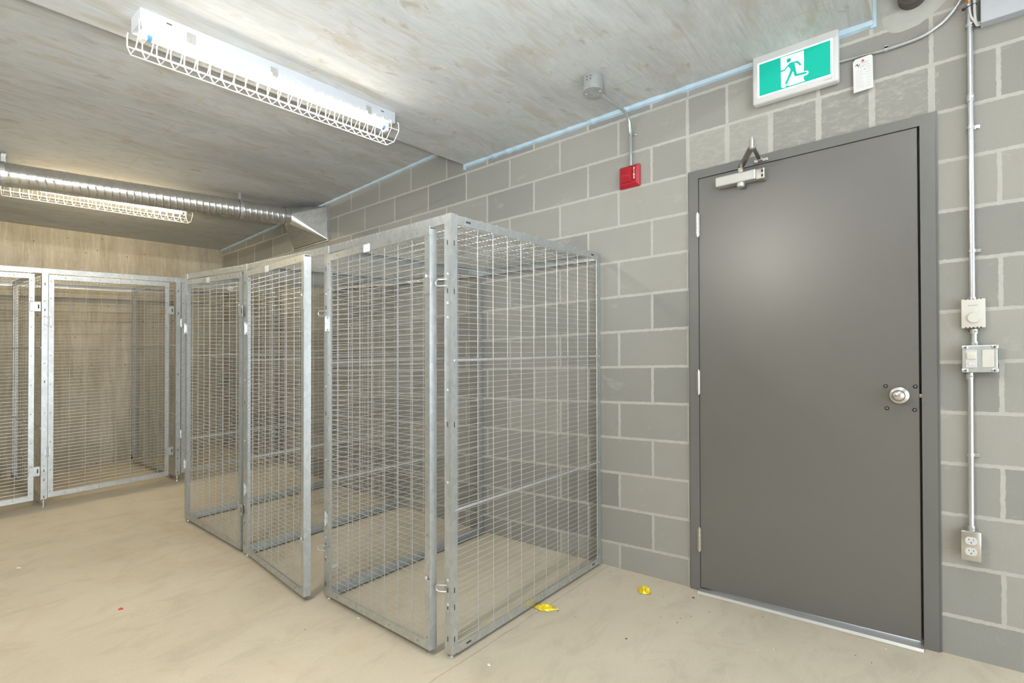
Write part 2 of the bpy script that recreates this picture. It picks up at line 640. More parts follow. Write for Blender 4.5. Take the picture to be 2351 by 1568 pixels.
def bead(mb, pts, hh, dd):
    vs, fs = [], []
    for (x, z, s) in pts:
        vs += [(x, .0, z + .004), (x, -dd * s, z + .004), (x, -dd * .7 * s, z - hh * s), (x, .0, z - hh * 1.25 * s)]
    for i in range(len(pts) - 1):
        a = i * 4
        for j in range(4):
            k = (j + 1) % 4
            fs.append([a + j, a + k, a + 4 + k, a + 4 + j])
    fs += [[0, 1, 2, 3], [len(vs) - 4, len(vs) - 3, len(vs) - 2, len(vs) - 1]]
    mb.add(vs, fs)


rr = random.Random(3)
bead(mb, [(-1.638 + 2.458 * i / 60, 2.648, 1 + rr.uniform(-.22, .22)) for i in range(61)], .017, .022)
bead(mb, [(-5.72 + 2.35 * i / 40, far_z(-5.72 + 2.35 * i / 40, 0), 1 + rr.uniform(-.2, .2)) for i in range(41)], .014, .02)
bead(mb, [(-3.36 + 1.722 * i / 40, far_z(-3.36 + 1.722 * i / 40, 0), 1 + rr.uniform(-.2, .2)) for i in range(41)], .014, .02)
mb.box(-1.645, -1.628, -.012, 0, 2.612, 2.65)
mb.box(.812, .832, -.008, 0, 2.62, 2.84)
tag(mb.build('trim_1', 'seal'), 'pale blue sealant along the top of the block wall', None, None, 'structure')

# ------------------------------------------------------------------ the door
door = thing('door_1', (.52, 0, 0), 'grey steel door in a grey metal frame in the block wall', 'door', None, 'structure')
fz = floor_z(.5, 0)
mb = MB()
FT = .047
mb.box(DX0, DX0 + FT, -.014, .12, -.06, DZ)
mb.box(DX1 - .050, DX1, -.014, .12, -.06, DZ)
mb.box(DX0 + FT, DX1 - .050, -.014, .12, DZ - .042, DZ)
mb.box(DX0 + FT, DX0 + FT + .014, .046, .12, -.02, DZ - .042)
mb.box(DX1 - .064, DX1 - .050, .046, .12, -.02, DZ - .042)
o = mb.build('frame', 'framepaint', door)
mb = MB()
mb.box(DX0 - .007, DX0 + .002, -.006, .002, .0, DZ + .004)
mb.box(DX1 - .002, DX1 + .008, -.006, .002, .0, DZ + .006)
vs = 150
for i in range(vs):
    x0 = DX0 - .006 + (DX1 - DX0 + .012) * i / vs
    x1 = DX0 - .006 + (DX1 - DX0 + .012) * (i + 1) / vs
    mb.box(x0, x1, -.004 - .002 * math.sin(i * .21) ** 2, .002, DZ - .002, DZ + .0045 + .001 * math.sin(i * .33) * math.sin(i * .11 + 1))
mb.build('caulk_line', 'framepaint', o)
SX0, SX1, SZ0, SZ1 = .0605, .9680, .022, 2.1425
slab = MB().rbox(SX0, SX1, -.008, .036, SZ0, SZ1, .0015, 1).build('door_panel', 'doorpaint', door)
MB().box(SX1 - .001, DX1 - .064, .037, .045, .03, DZ - .05).build('gap_shade', 'dark', door)  # dark strip standing in for the shade in the latch-side gap
for zc in (1.900, 1.082, .269):
    mb = MB()
    for k in range(5):
        mb.tube([(.0575, -.016, zc - .058 + k * .0236), (.0575, -.016, zc - .058 + k * .0236 + .0228)], .0072, 12)
    mb.tube([(.0575, -.016, zc - .064), (.0575, -.016, zc + .066)], .0045, 10)
    mb.box(.048, .067, -.0155, -.010, zc - .057, zc + .059)
    mb.build('hinge', 'steel', door, smooth=True)
knob = MB().disc_stack((.901, -.008, 1.031), (0, -1, 0), [(0, .0355), (.004, .036), (.008, .034), (.012, .026), (.016, .0135), (.028, .0115), (.034, .015), (.041, .0215), (.050, .0235), (.057, .0215), (.062, .0155), (.0645, .006), (.065, .0)], 32).build('knob', 'steel', door, smooth=True)
for (x, z) in ((.854, 1.070), (.955, 1.069), (.858, .976), (.952, .972)):
    b_ = MB().disc_stack((x, -.008, z), (0, -1, 0), [(0, .0085), (.002, .0085), (.0025, .0055)], 16).build('screw', 'black', door)
    MB().disc_stack((x, -.0105, z), (0, -1, 0), [(0, .0033), (.0012, .003)], 10).build('screw_centre', 'steel', b_)
mb = MB()
mb.box(SX1 - .004, SX1 + .012, -.004, .012, 1.024, 1.030)
mb.box(SX1 - .004, SX1 + .010, -.006, .012, 1.031, 1.038)
mb.build('latch', 'steel', door)
MB().box(DX1 - .0515, DX1 - .0495, -.002, .03, .985, 1.075).build('strike_plate', 'black', door)
mb = MB()
mb.add([(DX0 + FT, -.055, .004), (DX1 - .05, -.055, -.003), (DX1 - .05, .12, .008), (DX0 + FT, .12, .012),
        (DX0 + FT, -.045, .014), (DX1 - .05, -.045, .007), (DX1 - .05, .12, .016), (DX0 + FT, .12, .019)],
       [[0, 1, 2, 3], [4, 5, 6, 7], [0, 1, 5, 4], [1, 2, 6, 5], [2, 3, 7, 6], [3, 0, 4, 7]])
mb.build('threshold', 'alum', door)
# closer: body, end cap, pinion, valve, folded arm and its shoe
clo = MB()
clo.rbox(.162, .352, -.058, -.009, 2.062, 2.112, .006, 2)
clo = clo.build('door_closer', 'alum', door)
mb2 = MB().mat('steel')
mb2.rbox(.352, .390, -.052, -.009, 2.058, 2.110, .004, 2)
mb2.mat('slot').box(.376, .386, -.0528, -.0515, 2.066, 2.079).box(.376, .386, -.0528, -.0515, 2.088, 2.101)
mb2.build('end_cap', 'steel', clo)
MB().tube([(.278, -.036, 2.110), (.278, -.036, 2.136)], .014, 16).build('pinion', 'steel', clo, smooth=True)
MB().disc_stack((.278, -.036, 2.063), (0, 0, -1), [(0, .019), (.004, .020), (.018, .0185), (.022, .013)], 20).build('valve_cap', 'alum', clo, smooth=True)


def bar(mb, a, b, wd, th):
    a, b = Vector(a), Vector(b)
    t = (b - a).normalized()
    s = t.cross(Vector((0, 0, 1))).normalized() * wd / 2
    u = Vector((0, 0, th / 2))
    vs = [a - s - u, a + s - u, a + s + u, a - s + u, b - s - u, b + s - u, b + s + u, b - s + u]
    mb.add([v[:] for v in vs], [[0, 1, 2, 3], [7, 6, 5, 4], [0, 4, 5, 1], [1, 5, 6, 2], [2, 6, 7, 3], [3, 7, 4, 0]])


mb = MB()
bar(mb, (.278, -.036, 2.140), (.383, -.236, 2.146), .026, .008)
mb.build('main_arm', 'bronze', clo)
mb = MB()
bar(mb, (.383, -.236, 2.156), (.366, -.040, 2.156), .016, .007)
mb.build('fore_arm', 'bronze', clo)
mb = MB().tube([(.383, -.236, 2.138), (.383, -.236, 2.176)], .011, 14)
mb.tube([(.383, -.236, 2.176), (.383, -.236, 2.186)], .007, 12)
mb.build('elbow_pin', 'steel', clo, smooth=True)
mb = MB()
mb.rbox(.335, .400, -.022, -.014, 2.150, 2.166, .002, 1)
mb.rbox(.356, .378, -.052, -.014, 2.148, 2.164, .003, 1)
mb.tube([(.343, -.024, 2.158), (.343, -.013, 2.158)], .006, 10).tube([(.393, -.024, 2.158), (.393, -.013, 2.158)], .006, 10)
mb.build('arm_shoe', 'steel', clo)

# ------------------------------------------------------------------ wire cages
HT = 1.83      # height of a cage
CD = 1.22      # depth
AT = .003      # steel thickness
AL = .038      # angle leg
WR = .00165


def wire_panel(mb, axis, a0, a1, z0, z1, off, v0=None, step_v=.1016, step_h=.0254, r=WR):
    """welded mesh: axis 'u' spans a0..a1 along u at depth off, 'd' spans along d at u=off"""
    def P(a, z, o=0):
        return (a, off + o, z) if axis == 'u' else (off + o, a, z)
    n = max(1, int(round((z1 - z0) / step_h)))
    for i in range(1, n):
        z = z0 + (z1 - z0) * i / n
        mb.tube([P(a0, z), P((a0 + a1) / 2, z), P(a1, z)], r * .86, 5, False)
    k = max(1, int(round((a1 - a0) / step_v)))
    first = v0 if v0 is not None else a0 + ((a1 - a0) - (k - 1) * step_v) / 2
    a = first
    while a < a1 - .01:
        mb.tube([P(a, z0, 2 * r), P(a, z1, 2 * r)], r * 1.15, 5, False)
        a += step_v


def make_cage(name, T, wd, label, right_side, door, org, group, lift=0.0):
    """T maps (u along the front, d depth, z above the floor) to the place"""
    t = thing(name, org, label, 'storage cage', group)

    def new(): return MB(T)

    def post(u0, side):
        mb = new().mat('galv')
        mb.box(u0, u0 + AL, 0, AT, .02 + lift, HT)
        ue = u0 + AL - AT if side > 0 else u0
        mb.box(ue, ue + AT, AT, AL, .015 + lift, HT)
        mb.mat('slot')
        for zz in (.07, .20, .27, .95, 1.50, 1.70):
            mb.box(u0 + .016, u0 + .021, -.0006, .0002, zz, zz + .02)
            if side > 0:
                mb.box(u0 + AL - .0002, u0 + AL + .0006, .017, .022, zz - .004, zz + .018)
        mb.mat('wire')
        for zz in (.22, .32, .72, 1.10, 1.40, 1.46, 1.58):
            mb.disc_stack((u0 + .019, 0, zz), (0, -1, 0), [(0, .006), (.003, .0055), (.0045, .003)], 8)
        mb.build('post', 'galv', t)
        mb = new().mat('wire')
        c = (u0 + .019, .018)
        mb.tube([(c[0], c[1], .004), (c[0], c[1], .03 + lift)], .006, 8)
        mb.disc_stack((c[0], c[1], .012 + lift * .6), (0, 0, 1), [(0, .010), (.007, .010)], 6)
        mb.disc_stack((c[0], c[1], .0005), (0, 0, 1), [(0, .012), (.006, .011)], 8)
        mb.build('levelling_foot', 'wire', t)

    post(0, -1 if not right_side else -1)
    if right_side:
        post(wd - AL, 1)
    # header rail across the front
    mb = new()
    mb.box(AL, wd - (AL if right_side else 0), .004, .004 + AT, HT - .038, HT, 4)
    mb.box(AL, wd - (AL if right_side else 0), .004 + AT, .04, HT - .003, HT, 4)
    mb.build('header_rail', 'galv', t)

    def side(u, sgn):
        """frame of a mesh side wall at u; sgn +1 when its flat face looks to +u"""
        mb = new().mat('galv')
        f0, f1 = (u - AT, u) if sgn > 0 else (u, u + AT)
        g0, g1 = (u - AL, u - AT) if sgn > 0 else (u + AT, u + AL)
        mb.box(f0, f1, AL, CD, .012 + lift, .05 + lift)
        mb.box(g0, g1, AL, CD, .012 + lift, .012 + lift + AT)
        mb.box(f0, f1, AL, CD, HT - .042, HT - .004)
        mb.box(g0, g1, AL, CD, HT - .007, HT - .004)
        mb.box(f0, f1, CD - AL, CD, .05, HT - .042)
        if lift:
            mb.box(g0, g1, CD - AT, CD, .05, HT - .042)
        mb.mat('slot')
        e = u + .0005 * sgn
        for dd in (.09, 1.12):
            mb.box(min(u, e), max(u, e), dd, dd + .028, HT - .028, HT - .019)
            mb.box(min(u, e), max(u, e), dd, dd + .028, .026, .034)
        s = mb.build('side_panel', 'galv', t)
        mb = new()
        wire_panel(mb, 'd', .02, CD - .01, .03 + lift, HT - .02, u - sgn * .006, v0=.165)
        mb.build('wire_mesh', 'wire', s, smooth=True)
        for zz in (1.222, .603):
            mb = new()
            mb.box(u - .004 if sgn > 0 else u + .001, u - .001 if sgn > 0 else u + .004, .02, CD - .01, zz - .0055, zz + .0055)
            mb.tube([(u - sgn * .001, .02, zz), (u - sgn * .001, CD - .01, zz)], .0052, 6)
            mb.build('stiffener_bar', 'wire', s)

    side(0, -1 if not right_side else -1)
    if right_side:
        side(wd, 1)
    # roof mesh on its two rails
    mb = new()
    mb.box(AT, wd - AT, CD - .04, CD, HT - .007, HT - .004, 2)
    mb.box(AT, wd - AT, CD - AT, CD, HT - .042, HT - .007, 2)
    rf = mb.build('roof_panel', 'galv', t)
    mb = new()
    k = int(wd / .0254)
    for i in range(1, k):
        uu = .012 + i * .0254
        mb.tube([(uu, 0, HT - .0065), (uu, CD, HT - .0065)], WR * .86, 5, False)
    dd = .09
    while dd < CD:
        mb.tube([(0, dd, HT - .003), (wd, dd, HT - .003)], WR * 1.1, 5, False)
        dd += .1016
    mb.build('wire_mesh', 'wire', rf, smooth=True)
    # staples for the two hasps, on the latch-side post
    # door: hinged on the left, turned out by 'ang'
    hu, dw, ang, dz0, dz1, df = door['hinge'], door['w'], door['ang'], .028 + lift, HT - .047, door.get('d', -.004)
    ca, sa = math.cos(ang), math.sin(ang)

    def TD(u, d, z):
        # door frame coordinates: u from the hinge, d inwards
        x, y = u * ca + d * sa, -u * sa + d * ca
        return T(hu + x, df + y, z)
    mb = MB(TD).mat('galv')
    SW = .032
    mb.box(0, SW, 0, AT, dz0, dz1)
    mb.box(dw - SW, dw, 0, AT, dz0, dz1)
    mb.box(SW, dw - SW, 0, AT, dz0, dz0 + .036, 2)
    mb.box(0, dw - .002, -.0012, -.0001, dz1 - .036, dz1, 2)
    mb.box(dw - AT, dw, AT, AL, dz0, dz1 - .01)
    mb.box(0, AT, AT, AL * .7, dz0, dz1)
    mb.box(AT, dw - AT, AT, AL, dz0, dz0 + AT, 2)
    mb.box(AT, dw - AT, AT, AL, dz1 - AT, dz1, 2)
    mb.mat('rivet')
    for zz in (dz0 + .05, .28, .5, .72, .94, 1.16, 1.38, 1.6, dz1 - .05):
        for uu in (.014, dw - .018):
            mb.disc_stack((uu, -.0002, zz), (0, -1, 0), [(0, .0042), (.001, .0038)], 8)
    for uu in (.10, .32, .54, .74):
        mb.disc_stack((uu, -.0014, dz1 - .018), (0, -1, 0), [(0, .0042), (.001, .0038)], 8)
        mb.disc_stack((uu, -.0002, dz0 + .018), (0, -1, 0), [(0, .0042), (.001, .0038)], 8)
    d = mb.build('door', 'galv', t)
    mb = MB(TD)
    wire_panel(mb, 'u', .006, dw - .006, dz0 + .012, dz1 - .012, .008, v0=door.get('v0', .082))
    mb.build('wire_mesh', 'wire', d, smooth=True)
    for zz in (1.425, .425):
        mb = MB(TD)
        mb.tube([(-.004, -.006, zz - .038), (-.004, -.006, zz - .002)], .0062, 10)
        mb.tube([(-.004, -.006, zz + .001), (-.004, -.006, zz + .036)], .0062, 10)
        mb.box(-.022, .016, -.004, -.001, zz - .026, zz + .024)
        mb.build('hinge', 'emt', d, smooth=True)
    for zz in (1.535, .285):
        mb = MB(TD).mat('galv')
        mb.rbox(dw - .028, dw + .036 if ang < .02 else dw + .012, -.0065, -.0035, zz - .036, zz + .036, .0012, 1)
        if ang < .02:
            mb.mat('slot').box(dw + .018, dw + .026, -.0072, -.0064, zz - .014, zz + .016)
        mb.mat('wire')
        mb.disc_stack((dw - .018, -.0035, zz + .04), (0, -1, 0), [(0, .008), (.004, .0075), (.006, .004)], 10)
        mb.build('hasp_plate', 'galv', d)
    if door.get('plate'):
        pu = door['plate']
        mb = MB(TD).mat('paper')
        mb.box(pu - .024, pu + .026, -.0028, -.0012, dz1 - .040, dz1 - .004)
        mb.mat('ink').box(pu + .002, pu + .005, -.0031, -.0028, dz1 - .033, dz1 - .022).box(pu + .008, pu + .011, -.0031, -.0028, dz1 - .033, dz1 - .022)
        mb.build('number_plate', 'paper', d)
    return t


def lock_staple(T, u, zz, parent):
    mb = MB(T)
    pts = []
    for k in range(9):
        q = -math.pi / 2 + math.pi * k / 8
        pts.append((u - .020 - .014 * math.cos(q), -.018 , zz + .013 * math.sin(q)))
    pts = [(u + .012, -.002, zz - .013), (u - .010, -.014, zz - .013)] + pts + [(u - .010, -.014, zz + .013), (u + .012, -.002, zz + .013)]
    mb.tube(pts, .0035, 8)
    mb.build('lock_staple', 'emt', parent, smooth=True)


YF = -1.237
UR = [-3.325, -2.377, -1.460, -.520]


def T_right(x0):
    return lambda u, d, z: (x0 + u, YF + d, z + floor_z(x0 + u, YF + d))


XF = -4.30


def T_left(y0):
    return lambda u, d, z: (XF - d, y0 + u, z + floor_z(XF - d, y0 + u))


RG = 'storage cages along the block wall'
Ta = T_right(UR[2])
cageA = make_cage('storage_cage', Ta, UR[3] - UR[2], 'galvanised wire mesh storage cage nearest the grey door, with an open mesh end panel', True,
                  dict(hinge=.036, w=.822, ang=.045, plate=.362, v0=.082), (UR[2], YF, floor_z(UR[2], YF)), RG)
lock_staple(Ta, UR[3] - UR[2] - .036, 1.545, cageA)
lock_staple(Ta, UR[3] - UR[2] - .036, .285, cageA)
Tb = T_right(UR[1])
cageB = make_cage('storage_cage', Tb, UR[2] - UR[1], 'middle wire mesh storage cage of the block wall row, its door slightly ajar', False,
                  dict(hinge=.044, w=.842, ang=.105, plate=.34, v0=.085), (UR[1], YF, floor_z(UR[1], YF)), RG)
lock_staple(Tb, UR[2] - UR[1] + .010, 1.48, cageA)
lock_staple(Tb, UR[2] - UR[1] + .010, .265, cageA)
Tc = T_right(UR[0])
cageC = make_cage('storage_cage', Tc, UR[1] - UR[0], 'wire mesh storage cage at the far end of the block wall row, its door shut', False,
                  dict(hinge=.020, w=.902, ang=.0, plate=.40, v0=.10), (UR[0], YF, floor_z(UR[0], YF)), RG)
LG = 'storage cages along the tan concrete wall'
Td = T_left(-1.885)
cageD = make_cage('storage_cage', Td, .915, 'wire mesh storage cage against the tan wall, seen whole left of the block wall row', False,
                  dict(hinge=.040, w=.820, ang=.0, plate=.43, v0=.13), (XF, -1.885, floor_z(XF, -1.885)), LG, .042)
Te = T_left(-2.822)
cageE = make_cage('storage_cage', Te, .937, 'wire mesh storage cage against the tan wall, cut off by the left edge', False,
                  dict(hinge=.040, w=.855, ang=.0, plate=.42, v0=.14), (XF, -2.822, floor_z(XF, -2.822)), LG, .042)
Tf = T_left(-.970)
cageF = make_cage('storage_cage', Tf, .960, 'wire mesh storage cage in the corner of the tan and block walls', False,
                  dict(hinge=.044, w=.86, ang=.0, plate=.42, v0=.14), (XF, -.970, floor_z(XF, -.970)), LG, .042)

# ------------------------------------------------------------------ ceiling lights
def make_light(name, xc, y0, y1, zf, label, tube_key, parts_guard=True, yaw=0.0, group='caged strip lights'):
    ln = y1 - y0

    def T(a, l, dz):
        # a across, l along from y0, dz below the ceiling (positive is down)
        x = xc + a + yaw * (l - ln / 2)
        y = y0 + l
        return (x, y, zf(x, y) - dz)
    org = Vector((xc, (y0 + y1) / 2, zf(xc, (y0 + y1) / 2)))
    t = thing(name, org, label, 'ceiling light', group)
    mb = MB(T)
    mb.box(-.053, .053, 0, ln, .0, .058)
    body = mb.build('housing', 'white', t)
    mb = MB(T)
    mb.box(-.0535, -.050, .004, ln - .004, .050, .0605)
    mb.box(.050, .0535, .004, ln - .004, .050, .0605)
    mb.build('edge_lip', 'white', body)
    for l in (.18, .53, 1.05):
        MB(T).mat('alum').box(.0532, .056, l - .016, l + .016, .024, .066).box(.0532, .060, l - .012, l - .006, .050, .072).box(.0532, .060, l + .004, l + .010, .050, .072).build('guard_clip', 'alum', t)
    for l in (.10, 1.14):
        MB(T).box(.0530, .0536, l - .010, l + .010, .018, .023).build('slot', 'slot', body)
    MB(T).tube([(0, .055, .0785), (0, ln - .055, .0785)], .0128, 16).build('lamp_tube', tube_key, t, smooth=True)
    for l0, l1 in ((.036, .055), (ln - .055, ln - .036)):
        MB(T).tube([(0, l0, .0785), (0, l1, .0785)], .0131, 16).build('tube_cap', 'blue', t, smooth=True)
    for l0, l1 in ((.016, .036), (ln - .036, ln - .016)):
        MB(T).rbox(-.020, .020, l0, l1, .056, .100, .004, 2).build('lamp_socket', 'plastic', t)
    mb = MB(T)
    prof = [(-.064, .056), (-.074, .066), (-.075, .106), (-.032, .156), (.032, .156), (.075, .106), (.074, .066), (.064, .056)]
    n = 25
    for i in range(n):
        l = -.008 + (ln + .016) * i / (n - 1)
        mb.tube([(a, l, z) for a, z in prof], .0023, 6)
    for a, z in ((-.0765, .106), (.0765, .106), (-.032, .1575), (.032, .1575)):
        mb.tube([(a, -.008, z), (a, ln / 2, z), (a, ln + .008, z)], .0023, 6)
    mb.build('wire_guard', 'guard', t, smooth=True)
    return t


for k, (c, s) in dict(tube_near=TUBE_NEAR, tube_far=TUBE_FAR, tube_door=TUBE_DOOR, tube_back=TUBE_BACK).items():
    M[k] = emis(k, c, s, (.9, .9, .9))
make_light('caged_strip_light', -1.415, -2.085, -.858, lambda x, y: near_z(y), 'white caged strip light on the lower slab, nearest the camera', 'tube_near', yaw=.012)
make_light('caged_strip_light', -4.325, -2.097, -.862, lambda x, y: 2.624 + .058 * (y + 2.1), 'white caged strip light half hidden behind the silver duct', 'tube_far')
make_light('caged_strip_light', 1.25, -1.85, -.63, lambda x, y: 2.83 + SY * y, 'caged strip light in front of the door, above the view', 'tube_door')
make_light('caged_strip_light', -.45, -4.0, -2.77, lambda x, y: near_z(y), 'caged strip light behind the camera, above the view', 'tube_back')

# ------------------------------------------------------------------ round duct
A = Vector((-3.605, -.30, 2.587))
Bd = Vector((-3.905, -2.17, 2.497))
dirn = (Bd - A).normalized()
duct = thing('ventilation_duct', (-3.62, -.3, 2.587), 'silver spiral duct hung under the ceiling, running into the block wall', 'duct')
R0 = .080
nseg, total = 240, 4.3
mb = MB()
pts, rad = [], []
for i in range(nseg + 1):
    s = total * i / nseg
    pts.append(A + dirn * s)
n = 28
vs, fs = [], []
aa = Vector((0, 0, 1)) - dirn * dirn.z
aa.normalize()
bb = dirn.cross(aa)
rows = int(total / .005)
for i in range(rows + 1):
    s = total * i / rows
    for k in range(n):
        q = 2 * math.pi * k / n
        ph = ((s - .046 * k / n) / .046) % 1.0 if True else 0
        seam = max(0, 1 - abs(ph - .5) / .09)
        # a pair of thin ribs on each turn
        r = R0 + .0032 * seam
        vs.append((A + dirn * s + (aa * math.cos(q) + bb * math.sin(q)) * r)[:])
for i in range(rows):
    for k in range(n):
        k2 = (k + 1) % n
        fs.append([i * n + k, i * n + k2, (i + 1) * n + k2, (i + 1) * n + k])
mb.add(vs, fs)
mb.build('spiral_pipe', 'duct', duct, smooth=True)
# boot from round to the rectangle on the wall
mb = MB()
ring = []
nb = 32
RX0, RX1, RZ0, RZ1 = -4.02, -3.392, 2.392, 2.712
rect = []
for k in range(nb):
    q = 2 * math.pi * (k + .5) / nb - math.pi * .75
    c_, s_ = math.cos(q), math.sin(q)
    sc_ = 1 / max(abs(c_), abs(s_))
    rect.append(((RX0 + RX1) / 2 + c_ * sc_ * (RX1 - RX0) / 2, (RZ0 + RZ1) / 2 + s_ * sc_ * (RZ1 - RZ0) / 2))
    ring.append(A + dirn * -.0 + Vector((c_ * R0 * 1.01, 0, s_ * R0 * 1.01)))
corner = [(RX0, RZ0), (RX1, RZ0), (RX1, RZ1), (RX0, RZ1)]
cv = [(x, -.004, z) for x, z in corner]
vs = [r[:] for r in ring] + cv
fs = []
q8 = nb // 4
for side in range(4):
    # flat triangle between two rectangle corners, and a cone at each corner
    mid = (side * q8 + q8 // 2) % nb
    c0, c1 = nb + side, nb + (side + 1) % 4
    fs.append([mid, c0, c1])
    for k in range(q8 // 2):
        fs.append([(side * q8 + k) % nb, (side * q8 + k + 1) % nb, c0])
        a_ = (side * q8 + q8 // 2 + k) % nb
        fs.append([a_, (a_ + 1) % nb, c1])
mb.add(vs, fs)
boot = mb.build('wall_boot', 'duct', duct)
mb = MB()
for (x0, x1, z0, z1) in ((RX0 - .004, RX1 + .004, RZ1 - .002, RZ1 + .006), (RX0 - .004, RX1 + .004, RZ0 - .006, RZ0 + .002), (RX1 - .002, RX1 + .006, RZ0, RZ1), (RX0 - .006, RX0 + .002, RZ0, RZ1)):
    mb.box(x0, x1, -.022, 0, z0, z1)
mb.build('boot_flange', 'galv', boot)
mb = MB()
mb.tube([A + dirn * -.01, A + dirn * .035], R0 + .003, 28, False)
mb.build('collar', 'duct', duct, smooth=True)
for s in (.40, 1.88):
    c = A + dirn * s
    mb = MB()
    prev = None
    vs, fs = [], []
    for k in range(29):
        q = 2 * math.pi * k / 28
        p = c + (aa * math.cos(q) + bb * math.sin(q)) * (R0 + .0045)
        vs += [(p - dirn * .012)[:], (p + dirn * .012)[:]]
    for k in range(28):
        fs.append([2 * k, 2 * k + 1, 2 * k + 3, 2 * k + 2])
    mb.add(vs, fs)
    zt = far_z(c.x, c.y)
    mb.box(c.x - .001, c.x + .001, c.y - .012, c.y + .012, c.z + R0, zt)
    mb.box(c.x - .001, c.x + .03, c.y - .012, c.y + .012, zt - .003, zt)
    mb.build('hanger_strap', 'galv', duct)

# ------------------------------------------------------------------ exit sign
sign = thing('exit_sign', (.517, 0, 2.42), 'white framed green exit sign with a running figure, above the grey door', 'exit sign')
PX0, PX1, PZ0, PZ1 = .338, .696, 2.420, 2.662
hs_ = MB().rbox(PX0, PX1, -.050, -.004, PZ0, PZ1, .010, 3).build('housing', 'plastic', sign, smooth=True)
MB().box(PX0 + .02, PX1 - .02, -.006, .0, PZ0 + .02, PZ1 - .02).build('back_plate', 'dark', sign)
GX0, GX1, GZ0, GZ1 = .370, .666, 2.4545, 2.6065
MB().box(GX0 - .008, GX1 + .008, -.0505, -.049, GZ0 - .007, GZ1 + .007).build('face_border', 'signwhite', sign)
MB().box(GX0, GX1, -.0509, -.0502, GZ0, GZ1).build('green_panel', 'green', sign)


def uvp(x, y):
    v = (y - (825 - 393 * (x - 283) / 1112)) / (492 + 38 * (x - 283) / 1112)
    u = (x - 283 - 20 * v) / (1112 + 3 * v)
    return (GX0 + u * (GX1 - GX0), GZ1 - v * (GZ1 - GZ0))


LV = [0]


def stroke(mb, pts, wd, y0, y1):
    """a round-ended flat stroke through points in the x-z plane"""
    for (a, b) in zip(pts, pts[1:]):
        dx, dz = b[0] - a[0], b[1] - a[1]
        l = math.hypot(dx, dz) or 1
        ang = math.atan2(dz, dx)
        out = []
        for k in range(9):
            q = ang + math.pi / 2 + math.pi * k / 8
            out.append((a[0] + math.cos(q) * wd, a[1] + math.sin(q) * wd))
        for k in range(9):
            q = ang - math.pi / 2 + math.pi * k / 8
            out.append((b[0] + math.cos(q) * wd, b[1] + math.sin(q) * wd))
        LV[0] += 1
        mb.poly(out, y0 - .00006 * LV[0], y1)


mb = MB()
mb.poly([uvp(*q) for q in ((637, 712), (1000, 590), (1010, 800), (1012, 1000), (1014, 1034), (1036, 1058), (790, 1137), (742, 1128), (722, 1142), (746, 1152), (694, 1172), (662, 1160))], -.0514, -.0508)
stroke(mb, [uvp(990, 955), uvp(1048, 936)], .0098, -.0514, -.0508)
pic = mb.build('doorway_symbol', 'signwhite', sign)
mb = MB()
LV[0] = 0
hc = uvp(769, 745)
mb.poly([(hc[0] + math.cos(q * math.pi / 12) * .0094, hc[1] + math.sin(q * math.pi / 12) * .0100) for q in range(24)], -.0519, -.0512)
stroke(mb, [uvp(792, 795), uvp(748, 845), uvp(708, 898), uvp(652, 916)], .0036, -.0519, -.0512)
stroke(mb, [uvp(800, 792), uvp(905, 762), uvp(953, 808)], .0041, -.0519, -.0512)
mb.poly([uvp(*q) for q in ((778, 790), (856, 774), (872, 820), (888, 880), (884, 935), (838, 915), (806, 925), (798, 880), (765, 838))], -.0530, -.0512)
stroke(mb, [uvp(826, 895), uvp(790, 985)], .0058, -.0519, -.0512)
stroke(mb, [uvp(790, 985), uvp(742, 1100)], .0050, -.0519, -.0512)
stroke(mb, [uvp(862, 890), uvp(889, 968)], .0058, -.0519, -.0512)
stroke(mb, [uvp(889, 972), uvp(1040, 934)], .0050, -.0519, -.0512)
mb.build('running_figure', 'green', sign)
mb = MB()
for k in range(9):
    mb.box(.639 + k * .0036, .6416 + k * .0036, -.0507, -.0499, 2.4345, 2.4375)
mb.build('maker_mark', 'ink', sign)

# ------------------------------------------------------------------ armoured cable, tag
mb = MB()
cab = [(.690, 2.517), (.745, 2.513), (.797, 2.509), (.867, 2.504), (.934, 2.505), (.992, 2.512), (1.048, 2.538), (1.075, 2.560), (1.096, 2.584), (1.109, 2.608), (1.118, 2.65), (1.122, 2.70), (1.122, 2.78)]


def smooth_path(pts, n=6):
    out = []
    P = [Vector(p) for p in pts]
    for i in range(len(P) - 1):
        p0, p1, p2, p3 = P[max(i - 1, 0)], P[i], P[i + 1], P[min(i + 2, len(P) - 1)]
        for k in range(n):
            t_ = k / n
            out.append(.5 * ((2 * p1) + (p2 - p0) * t_ + (2 * p0 - 5 * p1 + 4 * p2 - p3) * t_ ** 2 + (3 * p1 - p0 - 3 * p2 + p3) * t_ ** 3))
    out.append(P[-1])
    return out


sp = smooth_path([(x, -.012, z) for x, z in cab], 26)
rads = [.0058 + (.0004 if i % 3 == 0 else -.0002) for i in range(len(sp))]
cable = thing('armoured_cable', (.86, 0, 2.50), 'thin silver armoured cable curving up the wall from the exit sign', 'cable')
MB().tube(sp, rads, 8).build('cable_sheath', 'emt', cable, smooth=True)
mb = MB().rbox(.857, .874, -.020, 0, 2.497, 2.509, .002, 1)
mb.tube([(.866, -.004, 2.519), (.866, 0, 2.519)], .008, 10)
mb.box(.860, .872, -.004, 0, 2.505, 2.522)
mb.build('cable_clip', 'emt', cable)

